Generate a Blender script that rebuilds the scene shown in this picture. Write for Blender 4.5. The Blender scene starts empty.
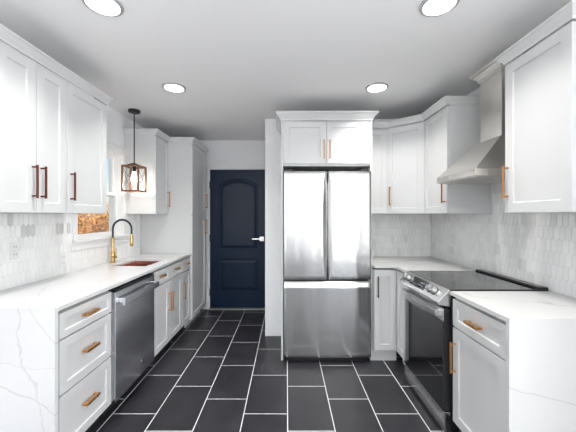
import bpy, math, random
from mathutils import Vector, Matrix
random.seed(7)
sc = bpy.context.scene
C = sc.collection
PI = math.pi
EYE = 1.39
# ---------------------------------------------------------------- camera, light, exposure
cd = bpy.data.cameras.new('camera'); cam = bpy.data.objects.new('camera', cd); C.objects.link(cam)
cam.location = (0, 0, EYE); cam.rotation_euler = (PI/2, 0, 0)
cd.sensor_width = 36; cd.lens = 295/576*36
cd.shift_x = 1.5/576; cd.shift_y = -1.0/576
cd.clip_start = .02; cd.clip_end = 200
sc.camera = cam
sc.view_settings.view_transform = 'Standard'; sc.view_settings.look = 'None'
sc.view_settings.gamma = 1; sc.view_settings.use_curve_mapping = False
sc.view_settings.exposure = -0.12

w = bpy.data.worlds.new('world'); sc.world = w; w.use_nodes = True
nt = w.node_tree; bg = nt.nodes['Background']
sky = nt.nodes.new('ShaderNodeTexSky'); sky.sky_type = 'NISHITA'
sky.sun_elevation = math.radians(38); sky.sun_rotation = math.radians(60); sky.sun_disc = False
nt.links.new(sky.outputs[0], bg.inputs[0]); bg.inputs[1].default_value = 0.22

def area(name, loc, rot, sx, sy, power, col=(1, 1, 1)):
    l = bpy.data.lights.new(name, 'AREA'); l.shape = 'RECTANGLE'; l.size = sx; l.size_y = sy
    l.energy = power; l.color = col
    o = bpy.data.objects.new(name, l); C.objects.link(o); o.location = loc; o.rotation_euler = rot
    return o
# added fill lamps standing in for daylight at three guessed openings behind the camera
area('daylight_fill_rear_left', (-2.0, -3.85, 1.45), (PI/2, 0, PI), 1.6, 1.7, 175, (.955, .975, 1))
area('daylight_fill_rear_right', (1.725, -3.85, 1.25), (PI/2, 0, PI), .9, 2.1, 110, (.955, .975, 1))
area('daylight_fill_side', (3.55, -1.6, 1.4), (PI/2, 0, PI/2), 1.8, 1.7, 150, (.955, .975, 1))
area('daylight_kitchen_window', (-2.75, 2.45, 1.75), (PI/2, 0, -PI/2+.35), 1.3, 1.2, 6, (.93, .97, 1))
area('added_ceiling_fill', (0, -1.7, .9), (PI+.12, 0, 0), 5.5, 3.8, 170, (.985, .99, 1))  # added unseen lamp facing up, brightens the ceiling
sl = bpy.data.lights.new('sun', 'SUN'); sl.energy = 5.0; sl.angle = .02; sl.color = (1, .93, .82)
so = bpy.data.objects.new('sun', sl); C.objects.link(so); so.rotation_euler = (math.radians(50), 0, math.radians(60))
CAN_POWER = 7.5

# ---------------------------------------------------------------- materials
def mat(name, col, rough=.5, metal=0., spec=.5, coat=0.):
    m = bpy.data.materials.new(name); m.use_nodes = True
    b = m.node_tree.nodes['Principled BSDF']
    b.inputs['Base Color'].default_value = (*col, 1); b.inputs['Roughness'].default_value = rough
    b.inputs['Metallic'].default_value = metal; b.inputs['Specular IOR Level'].default_value = spec
    b.inputs['Coat Weight'].default_value = coat
    return m
class N:
    def __init__(s, m):
        s.t = m.node_tree; s.b = s.t.nodes['Principled BSDF']
    def new(s, ty, **k):
        n = s.t.nodes.new(ty)
        for a, v in k.items(): setattr(n, a, v)
        return n
    def link(s, a, b): s.t.links.new(a, b)
    def math(s, op, a, b=None, c=None):
        n = s.new('ShaderNodeMath', operation=op)
        for i, v in enumerate((a, b, c)):
            if v is None: continue
            if isinstance(v, (int, float)): n.inputs[i].default_value = v
            else: s.link(v, n.inputs[i])
        return n.outputs[0]
    def coord(s): return s.new('ShaderNodeTexCoord').outputs['Object']
    def mapping(s, vec, scale):
        n = s.new('ShaderNodeMapping'); s.link(vec, n.inputs[0]); n.inputs['Scale'].default_value = scale
        return n.outputs[0]
    def noise(s, vec, scale, detail=3, out=0):
        n = s.new('ShaderNodeTexNoise'); s.link(vec, n.inputs['Vector'])
        n.inputs['Scale'].default_value = scale; n.inputs['Detail'].default_value = detail
        return n.outputs[out]
    def ramp(s, f, stops):
        n = s.new('ShaderNodeValToRGB'); s.link(f, n.inputs[0]); e = n.color_ramp.elements
        while len(e) < len(stops): e.new(.5)
        for i, (p, c) in enumerate(stops): e[i].position = p; e[i].color = (*c, 1)
        return n.outputs[0]
    def mix(s, f, a, b):
        n = s.new('ShaderNodeMix', data_type='RGBA')
        if isinstance(f, (int, float)): n.inputs[0].default_value = f
        else: s.link(f, n.inputs[0])
        for i, v in ((6, a), (7, b)):
            if isinstance(v, tuple): n.inputs[i].default_value = (*v, 1)
            else: s.link(v, n.inputs[i])
        return n.outputs[2]
    def bump(s, h, strength=.1, dist=.01):
        n = s.new('ShaderNodeBump'); s.link(h, n.inputs['Height'])
        n.inputs['Strength'].default_value = strength; n.inputs['Distance'].default_value = dist
        s.link(n.outputs[0], s.b.inputs['Normal'])

def paint(name, col, rough, bumps=.02, scale=90):
    m = mat(name, col, rough); n = N(m)
    n.bump(n.noise(n.coord(), scale, 2), bumps, .004); return m
M = {}
M['cab'] = paint('cabinet_white_paint', (.65, .655, .655), .34, .015, 60)
M['wall'] = paint('wall_paint', (.88, .88, .89), .6, .05, 150)
M['ceil'] = paint('ceiling_paint', (.90, .90, .90), .8, .08, 120)
M['trim'] = paint('trim_gloss_paint', (.84, .84, .84), .35, .01)
M['reveal_shade'] = mat('reveal_shade_black', (.012, .012, .013), .7)
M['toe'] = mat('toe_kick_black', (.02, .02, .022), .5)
M['door'] = paint('navy_door_paint', (.009, .020, .045), .32, .03, 40); M['door'].node_tree.nodes['Principled BSDF'].inputs['Specular IOR Level'].default_value = .2
M['chrome'] = mat('satin_nickel', (.8, .8, .8), .22, 1)
M['black'] = mat('black_plastic', (.014, .014, .015), .35)
M['glass_black'] = mat('black_glass', (.012, .012, .013), .05, 0, .6, .5)
M['blackmetal'] = mat('matt_black_metal', (.02, .02, .022), .4, .3)
M['rubber'] = mat('black_rubber_hose', (.012, .016, .03), .35)
M['plate'] = mat('white_outlet_plastic', (.75, .75, .74), .35)
M['bronze'] = mat('dark_bronze', (.16, .055, .04), .32, 1)
M['grey_trim'] = mat('grey_threshold', (.35, .35, .36), .4, .6)

def brushed(name, col, rough, axis='z', wave=0.0):
    m = mat(name, col, rough, 1); n = N(m)
    sc_ = {'z': (160, 160, 1.5), 'y': (160, 1.5, 160), 'x': (1.5, 160, 160)}[axis]
    v = n.mapping(n.coord(), sc_); f = n.noise(v, 1.5, 2)
    n.link(n.math('MULTIPLY_ADD', f, .12, rough - .06), n.b.inputs['Roughness'])
    h = n.math('MULTIPLY', f, .006)
    if wave:
        v2 = n.mapping(n.coord(), (6, 6, .35)); h = n.math('ADD', h, n.math('MULTIPLY', n.noise(v2, 1, 1), wave))
    n.bump(h, .35, .02); return m
M['steel'] = brushed('brushed_stainless', (.58, .58, .575), .18, 'z', 1.6)
M['steel_h'] = brushed('brushed_stainless_horizontal', (.80, .80, .80), .24, 'x')
M['steel_hood'] = brushed('brushed_stainless_hood', (.66, .64, .61), .3, 'z')
M['steel_dw'] = brushed('brushed_stainless_dishwasher', (.93, .94, .97), .22, 'z')
M['gold'] = brushed('brushed_copper_gold', (.76, .40, .16), .28, 'z')
M['brass'] = brushed('brushed_brass', (.56, .37, .15), .27, 'z')
M['copper'] = mat('copper_sink', (.80, .46, .38), .28, 1)

def wood():
    m = mat('pendant_wood', (.3, .12, .05), .5); n = N(m)
    f = n.noise(n.mapping(n.coord(), (60, 60, 6)), 2, 4)
    n.link(n.ramp(f, [(.3, (.09, .035, .018)), (.7, (.26, .115, .05))]), n.b.inputs['Base Color']); return m
M['wood'] = wood()

def quartz(name, veins, base, tint):
    """white quartz; veins = list of (point, direction along vein, normal across vein, width)"""
    m = mat(name, base, .18, 0, .5); n = N(m); co = n.coord()
    nz = n.new('ShaderNodeTexNoise'); n.link(co, nz.inputs['Vector']); nz.inputs['Scale'].default_value = 3.0; nz.inputs['Detail'].default_value = 6
    nb = n.noise(co, 1.3, 5); nm = n.noise(co, 2.6, 3)
    total = None
    for (p, nrm, wd, amp, st) in veins:
        d = n.new('ShaderNodeVectorMath', operation='DOT_PRODUCT'); n.link(co, d.inputs[0]); d.inputs[1].default_value = nrm
        off = -(p[0]*nrm[0] + p[1]*nrm[1] + p[2]*nrm[2])
        q = n.math('ADD', d.outputs['Value'], off)
        q = n.math('ADD', q, n.math('MULTIPLY', n.math('SUBTRACT', nz.outputs[0], .5), amp))
        q = n.math('ABSOLUTE', q)
        q = n.math('DIVIDE', q, wd)
        q = n.math('SUBTRACT', 1, n.math('MINIMUM', q, 1))
        q = n.math('MULTIPLY', q, n.math('MULTIPLY_ADD', n.math('GREATER_THAN', nm, .36), st*.6, st*.4))
        total = q if total is None else n.math('MAXIMUM', total, q)
    cloud = n.ramp(nb, [(.35, base), (.75, tuple(c*.93 for c in base))])
    n.link(n.mix(total, cloud, tint), n.b.inputs['Base Color']); return m
M['quartz_l'] = quartz('white_quartz_veined', [
    ((-1.26, 1.5, .83), (.79, .0, .61), .0035, .12, .7), ((-1.30, 1.5, .61), (.10, .1, 1), .003, .14, .6),
    ((-1.42, 1.5, .49), (.4, .1, .9), .007, .2, .7), ((-1.62, 2.1, .91), (.85, .30, .2), .006, .35, .6), ((-1.5, 3.0, .91), (.6, -.7, 0), .005, .4, .3),
    ((-1.35, 1.8, .91), (.75, .45, 0), .004, .3, .3)],
    (.73, .73, .735), (.52, .50, .47))
M['quartz_r'] = quartz('white_quartz_cool', [
    ((1.15, 1.35, .573), (.23, .15, .97), .0035, .10, .55), ((1.35, 1.6, .91), (.6, .75, 0), .006, .4, .6),
    ((1.25, 3.05, .91), (-.25, .95, 0), .008, .3, .8), ((1.35, 2.75, .91), (.75, .6, 0), .007, .35, .7)],
    (.69, .69, .68), (.44, .40, .33))

def floor_mat():
    m = mat('slate_floor_tile', (.03, .03, .035), .3, 0, .4); n = N(m); co = n.coord()
    s = n.new('ShaderNodeSeparateXYZ'); n.link(co, s.inputs[0])
    u = n.math('DIVIDE', n.math('SUBTRACT', s.outputs[0], .0077), .306)
    k = n.math('FLOOR', u)
    sh = n.math('FRACT', n.math('ADD', n.math('DIVIDE', n.math('MULTIPLY', n.math('ADD', k, 1), -1), 3), 100.001))
    v = n.math('SUBTRACT', n.math('DIVIDE', n.math('SUBTRACT', s.outputs[1], 2.062), .497), sh)
    def edge(t, size, wd):
        f = n.math('FRACT', n.math('ADD', t, 200))
        return n.math('MULTIPLY', n.math('SUBTRACT', .5, n.math('ABSOLUTE', n.math('SUBTRACT', f, .5))), size)
    d = n.math('MINIMUM', edge(u, .306, 0), edge(v, .497, 0))
    g = n.math('LESS_THAN', d, .0030)
    cb = n.new('ShaderNodeCombineXYZ'); n.link(k, cb.inputs[0]); n.link(n.math('FLOOR', v), cb.inputs[1])
    wn = n.new('ShaderNodeTexWhiteNoise'); n.link(cb.outputs[0], wn.inputs['Vector'])
    cl = n.noise(co, 5, 6)
    f = n.math('ADD', n.math('MULTIPLY', wn.outputs[0], .35), n.math('MULTIPLY', cl, .65))
    tile = n.ramp(f, [(.25, (.019, .019, .023)), (.75, (.042, .041, .048))])
    n.link(n.mix(g, tile, (.78, .78, .78)), n.b.inputs['Base Color'])
    n.link(n.math('ADD', n.math('MULTIPLY', cl, .3), n.math('MULTIPLY_ADD', g, .4, .22)), n.b.inputs['Roughness'])
    h = n.math('ADD', n.math('MULTIPLY', n.math('MINIMUM', d, .005), 100), n.math('MULTIPLY', cl, .12))
    n.bump(h, .15, .004); return m
M['floor'] = floor_mat()

def tile_mat():
    m = mat('picket_tile_marble', (.8, .8, .8), .2, 0, .5); n = N(m)
    a = n.new('ShaderNodeAttribute'); a.attribute_name = 'tone'
    f = n.noise(n.mapping(n.coord(), (1, 1, .35)), 14, 5)
    q = n.math('SUBTRACT', a.outputs['Fac'], n.math('MULTIPLY', n.math('MAXIMUM', n.math('SUBTRACT', f, .5), 0), .5))
    n.link(n.ramp(q, [(0, (.34, .34, .34)), (.5, (.66, .66, .65)), (1, (.92, .92, .91))]), n.b.inputs['Base Color']); return m
M['tile'] = tile_mat()
M['grout'] = mat('light_grout', (.66, .66, .65), .8)

def glass():
    m = bpy.data.materials.new('clear_glass'); m.use_nodes = True; t = m.node_tree
    for x in list(t.nodes): t.nodes.remove(x)
    o = t.nodes.new('ShaderNodeOutputMaterial'); mx = t.nodes.new('ShaderNodeMixShader')
    tr = t.nodes.new('ShaderNodeBsdfTransparent'); gl = t.nodes.new('ShaderNodeBsdfGlossy'); gl.inputs['Roughness'].default_value = .02
    mx.inputs[0].default_value = .07
    t.links.new(tr.outputs[0], mx.inputs[1]); t.links.new(gl.outputs[0], mx.inputs[2]); t.links.new(mx.outputs[0], o.inputs[0])
    return m
M['glass'] = glass()
def emit(name, col, st):
    m = mat(name, col, .5); b = m.node_tree.nodes['Principled BSDF']
    b.inputs['Emission Color'].default_value = (*col, 1); b.inputs['Emission Strength'].default_value = st; return m
M['led'] = emit('led_diffuser', (1, .99, .96), 6)
M['knob'] = mat('satin_knob_metal', (.55, .55, .55), .45, .8)
M['amber'] = mat('antique_copper', (.50, .25, .11), .34, 1)
M['ring'] = mat('light_trim_ring', (.42, .42, .42), .4)
M['bulb'] = emit('lit_bulb', (1, .96, .9), 4)
M['digits'] = emit('display_digits', (.7, .85, 1), 1.2)
def leafm():
    m = mat('autumn_leaves', (.5, .2, .05), .7); n = N(m)
    f = n.noise(n.coord(), 2.2, 4)
    n.link(n.ramp(f, [(.32, (.16, .07, .03)), (.45, (.62, .27, .07)), (.55, (.85, .50, .16)), (.68, (.62, .50, .34))]), n.b.inputs['Base Color']); return m
M['leaf'] = leafm()
M['bark'] = mat('grey_bark', (.28, .22, .17), .9)
M['grass'] = paint('dry_grass', (.30, .24, .10), .9, .3, 10)

# ---------------------------------------------------------------- mesh helpers
class MB:
    def __init__(s): s.v = []; s.f = []; s.mi = []; s.cur = 0
    def add(s, vs, fs):
        b = len(s.v); s.v += [tuple(x) for x in vs]; s.f += [tuple(b+i for i in f) for f in fs]; s.mi += [s.cur]*len(fs); return s
    def box(s, x0, x1, y0, y1, z0, z1):
        return s.add([(x0,y0,z0),(x1,y0,z0),(x1,y1,z0),(x0,y1,z0),(x0,y0,z1),(x1,y0,z1),(x1,y1,z1),(x0,y1,z1)],
                     [(0,3,2,1),(4,5,6,7),(0,1,5,4),(1,2,6,5),(2,3,7,6),(3,0,4,7)])
    def tube(s, pts, r, n=10, caps=True):
        pts = [Vector(p) for p in pts]; rs = r if isinstance(r, (list, tuple)) else [r]*len(pts)
        vs = []; T0 = (pts[1]-pts[0]).normalized(); up = Vector((0,0,1)) if abs(T0.z) < .9 else Vector((0,1,0))
        for i, p in enumerate(pts):
            T = ((pts[min(i+1,len(pts)-1)]-pts[i]).normalized() + (pts[i]-pts[max(i-1,0)]).normalized())
            T = T.normalized() if T.length > 1e-6 else T0
            a = T.cross(up); 
            if a.length < 1e-4: a = T.cross(Vector((1,0,0)))
            a.normalize(); b = a.cross(T).normalized(); up = b
            for k in range(n):
                t = 2*PI*k/n; vs.append(p + (a*math.cos(t)+b*math.sin(t))*rs[i])
        fs = [(i*n+k, i*n+(k+1)%n, (i+1)*n+(k+1)%n, (i+1)*n+k) for i in range(len(pts)-1) for k in range(n)]
        if caps: fs += [tuple(range(n))[::-1], tuple((len(pts)-1)*n+k for k in range(n))]
        return s.add(vs, fs)
    def lathe(s, prof, c=(0,0,0), n=32):       # prof = (radius, z) list around z
        vs = [(c[0]+r*math.cos(2*PI*k/n), c[1]+r*math.sin(2*PI*k/n), c[2]+z) for r, z in prof for k in range(n)]
        fs = [(i*n+k, i*n+(k+1)%n, (i+1)*n+(k+1)%n, (i+1)*n+k) for i in range(len(prof)-1) for k in range(n)]
        fs += [tuple(range(n))[::-1], tuple((len(prof)-1)*n+k for k in range(n))]
        return s.add(vs, fs)
    def prism(s, poly, a0, a1, plane='yz'):     # poly extruded along the remaining axis
        def P(p, a): return {'yz': (a, p[0], p[1]), 'xz': (p[0], a, p[1]), 'xy': (p[0], p[1], a)}[plane]
        n = len(poly); vs = [P(p, a0) for p in poly] + [P(p, a1) for p in poly]
        return s.add(vs, [tuple(range(n))[::-1], tuple(range(n, 2*n))] + [(i, (i+1)%n, n+(i+1)%n, n+i) for i in range(n)])
    def build(s, name, m, parent=None, bevel=0, smooth=False, seg=2):
        me = bpy.data.meshes.new(name); me.from_pydata(s.v, [], s.f)
        ms = m if isinstance(m, list) else [m]
        for x in ms: me.materials.append(M[x] if isinstance(x, str) else x)
        me.polygons.foreach_set('material_index', s.mi)
        import bmesh
        bm = bmesh.new(); bm.from_mesh(me); bmesh.ops.recalc_face_normals(bm, faces=bm.faces); bm.to_mesh(me); bm.free()
        if smooth:
            for p in me.polygons: p.use_smooth = True
        o = bpy.data.objects.new(name, me); C.objects.link(o)
        if parent: o.parent = parent
        if bevel:
            b = o.modifiers.new('bevel', 'BEVEL'); b.width = bevel; b.segments = seg; b.limit_method = 'ANGLE'; b.angle_limit = math.radians(40)
            for p in me.polygons: p.use_smooth = True
            wn = o.modifiers.new('wn', 'WEIGHTED_NORMAL')
        elif smooth:
            me.set_sharp_from_angle(angle=math.radians(40))
        return o
GROUPS = {'cabinet': 'white shaker cabinets', 'crown moulding': 'crown mouldings on the cabinets', 'countertop': 'white quartz countertops', 'backsplash': 'elongated hexagon tile backsplashes',
          'outlet': 'white wall outlets', 'shrub': 'autumn shrubs outside', 'panel': 'refrigerator side panels'}
def tag(o, label, cat, group=None):
    o['label'] = label; o['category'] = cat
    group = group or GROUPS.get(cat)
    if group: o['group'] = group
    return o
def thing(name, loc, rz, label, cat, group=None):
    o = bpy.data.objects.new(name, None); C.objects.link(o); o.location = loc; o.rotation_euler = (0, 0, rz); o.empty_display_size = .1
    return tag(o, label, cat, group)
def structure(o): o['kind'] = 'structure'; return o

LX = -1.80; RX = 1.66; BY = 3.38; DY = 4.36; CH = 2.49; RY = -4.0; SX = 3.7
# ---------------------------------------------------------------- setting
b = MB(); b.box(-SX-.1, SX+.1, RY-.1, DY+.1, -.1, 0); structure(b.build('floor', 'floor'))
b = MB(); b.box(-SX-.1, SX+.1, RY-.1, DY+.1, CH, CH+.12); structure(b.build('ceiling', 'ceil'))
def wall_with_holes(b, axis, c0, c1, a0, a1, z0, z1, holes):
    """wall slab c0..c1 thick; runs a0..a1; holes = sorted (h0,h1,hz0,hz1)"""
    def bx(p0, p1, q0, q1):
        if p1 - p0 < 1e-5 or q1 - q0 < 1e-5: return
        if axis == 'y': b.box(c0, c1, p0, p1, q0, q1)
        else: b.box(p0, p1, c0, c1, q0, q1)
    cur = a0
    for h0, h1, hz0, hz1 in holes:
        bx(cur, h0, z0, z1); bx(h0, h1, z0, hz0); bx(h0, h1, hz1, z1); cur = h1
    bx(cur, a1, z0, z1)
WY0, WY1, WZ0, WZ1 = 2.52, 3.235, 1.175, 2.04
b = MB(); wall_with_holes(b, 'y', LX-.14, LX, .7, DY, 0, CH, [(WY0, WY1, WZ0, WZ1)]); structure(b.build('wall_left', 'wall'))
b = MB(); b.box(RX, RX+.12, .7, DY, 0, CH); structure(b.build('wall_right', 'wall'))
DX0, DX1, DZ1 = -1.13, -.285, 2.06
b = MB(); wall_with_holes(b, 'x', DY, DY+.12, -1.9, RX+.1, 0, CH, [(DX0-.02, DX1+.02, 0, DZ1+.02)]); structure(b.build('wall_back', 'wall'))
b = MB(); b.box(-.245, RX, BY, BY+.12, 0, CH); b.box(-.245, -.125, BY+.12, DY, 0, CH); structure(b.build('wall_partition', 'wall', bevel=.004))
# living room shell behind the camera
b = MB(); wall_with_holes(b, 'x', RY-.12, RY, -SX, SX, 0, CH, [(-2.8, -1.2, .6, 2.3), (1.25, 2.2, .08, 2.25)]); structure(b.build('wall_rear', 'wall'))
b = MB(); b.box(-SX-.12, -SX, RY, .7, 0, CH); b.box(-SX, LX-.14, .58, .7, 0, CH); structure(b.build('wall_living_left', 'wall'))
b = MB(); wall_with_holes(b, 'y', SX, SX+.12, RY, .7, 0, CH, [(-2.5, -.7, .6, 2.3)]); b.box(RX+.12, SX, .58, .7, 0, CH); structure(b.build('wall_living_right', 'wall'))
for i, (ax, c, a0, a1, z0, z1) in enumerate([('x', RY-.06, -2.8, -1.2, .6, 2.3), ('x', RY-.06, 1.25, 2.2, .08, 2.25), ('y', SX+.06, -2.5, -.7, .6, 2.3)]):
    b = MB(); f = .05
    def q(p0, p1, z0_, z1_, t=.02):
        if ax == 'x': b.box(p0, p1, c-t, c+t, z0_, z1_)
        else: b.box(c-t, c+t, p0, p1, z0_, z1_)
    q(a0, a0+f, z0, z1); q(a1-f, a1, z0, z1); q(a0+f, a1-f, z0, z0+f); q(a0+f, a1-f, z1-f, z1); q((a0+a1)/2-f/2, (a0+a1)/2+f/2, z0+f, z1-f)
    wo = structure(b.build('window_%d' % (i+2), 'trim'))
    b = MB(); q(a0+f, (a0+a1)/2-f/2, z0+f, z1-f, .003); q((a0+a1)/2+f/2, a1-f, z0+f, z1-f, .003); b.build('pane', 'glass', wo)

# kitchen window: casing, jamb, two sashes
win = bpy.data.objects.new('window_1', None); C.objects.link(win); win.location = (LX, (WY0+WY1)/2, WZ0); structure(win)
def wl(bb, name, m, **k):
    for i, v in enumerate(bb.v): bb.v[i] = (v[0]-LX, v[1]-(WY0+WY1)/2, v[2]-WZ0)
    return bb.build(name, m, win, **k)
b = MB(); b.box(LX, LX+.018, WY0-.05, WY0, WZ0-.02, WZ1); b.box(LX, LX+.018, WY1, WY1+.075, WZ0-.02, WZ1)
b.box(LX, LX+.022, WY0-.05, WY1+.075, WZ1, WZ1+.075); b.box(LX, LX+.03, WY0-.06, WY1+.085, WZ1+.075, WZ1+.092)
b.box(LX, LX+.018, WY0-.05, WY1+.075, WZ0-.085, WZ0-.02)
wl(b, 'casing', 'trim', bevel=.002)
b = MB(); b.box(LX, LX+.035, WY0-.05, WY1+.075, WZ0-.02, WZ0); wl(b, 'sill', 'trim', bevel=.003)
b = MB(); j = .012
b.box(LX-.14, LX, WY0, WY0+j, WZ0, WZ1); b.box(LX-.14, LX, WY1-j, WY1, WZ0, WZ1); b.box(LX-.14, LX, WY0+j, WY1-j, WZ0, WZ0+j); b.box(LX-.14, LX, WY0+j, WY1-j, WZ1-j, WZ1)
wl(b, 'jamb', 'trim')
zm = (WZ0+WZ1)/2 + .0
for nm, x0, za, zb in (('lower_sash', LX-.075, WZ0+j, zm+.02), ('upper_sash', LX-.11, zm-.02, WZ1-j)):
    b = MB(); t = .030; ya, yb = WY0+j, WY1-j
    b.box(x0, x0+.03, ya, ya+t, za, zb); b.box(x0, x0+.03, yb-t, yb, za, zb); b.box(x0, x0+.03, ya+t, yb-t, za, za+t); b.box(x0, x0+.03, ya+t, yb-t, zb-t, zb)
    s = wl(b, nm, 'trim', bevel=.002)
    b = MB(); b.box(x0+.012, x0+.016, ya+t, yb-t, za+t, zb-t)
    for i, v in enumerate(b.v): b.v[i] = (v[0]-LX, v[1]-(WY0+WY1)/2, v[2]-WZ0)
    b.build('pane', 'glass', s)

# entry door
dr = bpy.data.objects.new('door_1', None); C.objects.link(dr); dr.location = ((DX0+DX1)/2, DY, 0); structure(dr)
W = DX1-DX0; hw = W/2
def arch_poly(x0, x1, z0, z1, rise, n=14):
    pts = [(x0, z0), (x1, z0)]
    if rise <= 0: return pts + [(x1, z1), (x0, z1)]
    for i in range(n+1):
        t = i/n; x = x1 + (x0-x1)*t; pts.append((x, z1 - rise + rise*math.sin(PI*t)**.8 if 0 < t < 1 else z1-rise))
    return pts
def ring(b, A, B, ya, yb):
    n = len(A); b.add([(p[0], ya, p[1]) for p in A] + [(p[0], yb, p[1]) for p in B], [(i, (i+1)%n, n+(i+1)%n, n+i) for i in range(n)])
def shrink(poly, d):
    cx = (min(p[0] for p in poly)+max(p[0] for p in poly))/2; cz = (min(p[1] for p in poly)+max(p[1] for p in poly))/2
    hx = max(p[0] for p in poly)-cx; hz = max(p[1] for p in poly)-cz
    return [(cx+(p[0]-cx)*(hx-d)/hx, cz+(p[1]-cz)*(hz-d)/hz) for p in poly]
b = MB()
# slab built in pieces so the recessed mouldings are real: back slab + front skin with the two panel openings
b.box(-hw, hw, .012, .04, .02, DZ1)
P1 = arch_poly(-hw+.13, hw-.13, .88, 1.93, .10); P2 = arch_poly(-hw+.13, hw-.13, .26, .74, 0)
def skin(b, x0, x1, z0, z1, poly, yf, yb):
    # rectangle with hole via strips toward poly: connect by sectors
    n = len(poly); out = []
    cx = (x0+x1)/2
    for (x, z) in poly:
        out.append((x, z))
    # side strips
    px0 = min(p[0] for p in poly); px1 = max(p[0] for p in poly); pz0 = min(p[1] for p in poly)
    top = sorted([p for p in poly if p[1] > pz0+.05])
    b.box(x0, px0, yf, yb, z0, z1); b.box(px1, x1, yf, yb, z0, z1); b.box(px0, px1, yf, yb, z0, pz0)
    for (a, c) in zip(top[:-1], top[1:]):
        b.add([(a[0], yf, a[1]), (c[0], yf, c[1]), (c[0], yf, z1), (a[0], yf, z1), (a[0], yb, a[1]), (c[0], yb, c[1])], [(0, 1, 2, 3), (0, 4, 5, 1)])
skin(b, -hw, hw, .02, .81, P2, 0, .012); skin(b, -hw, hw, .81, DZ1, P1, 0, .012)
for P in (P1, P2):
    q1 = shrink(P, .012); q2 = shrink(P, .026); q3 = shrink(P, .062)
    ring(b, P, q1, 0, .011); ring(b, q1, q2, .011, .011); ring(b, q2, q3, .011, .002)
    b.add([(p[0], .002, p[1]) for p in q3], [tuple(range(len(q3)))])
slab = b.build('door_slab', 'door', dr)
b = MB(); cw = .065
b.box(-hw-cw-.012, -hw-.012, -.018, 0, 0, DZ1+.012); b.box(hw+.012, hw+.012+cw-.04, -.018, 0, 0, DZ1+.012); b.box(-hw-cw-.012, hw+cw-.028, -.018, 0, DZ1+.012, DZ1+.012+cw+.01)
b.build('casing', 'trim', dr, bevel=.003)
b = MB(); b.box(-hw-.02, -hw-.002, 0, .12, 0, DZ1+.02); b.box(hw+.002, hw+.02, 0, .12, 0, DZ1+.02); b.box(-hw-.002, hw+.002, 0, .12, DZ1+.002, DZ1+.02); b.build('jamb', 'trim', dr)
b = MB(); b.box(-hw-.01, hw+.01, -.05, .05, 0, .018); b.build('threshold', 'grey_trim', dr, bevel=.003)
b = MB(); hx = hw-.08
b.box(hx-.032, hx+.032, -.012, 0, 1.005, 1.07); b.box(hx-.012, hx+.012, -.05, -.012, 1.026, 1.05); b.box(hx-.14, hx+.012, -.062, -.046, 1.028, 1.048)
b.build('lever_handle', 'chrome', dr, bevel=.003)
for hz in (.25, 1.05, 1.83):
    b = MB(); b.tube([(-hw-.0, -.006, hz-.05), (-hw-.0, -.006, hz+.05)], .007); b.box(-hw, -hw+.03, -.002, .0, hz-.045, hz+.045); b.build('hinge', 'blackmetal', dr)

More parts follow.
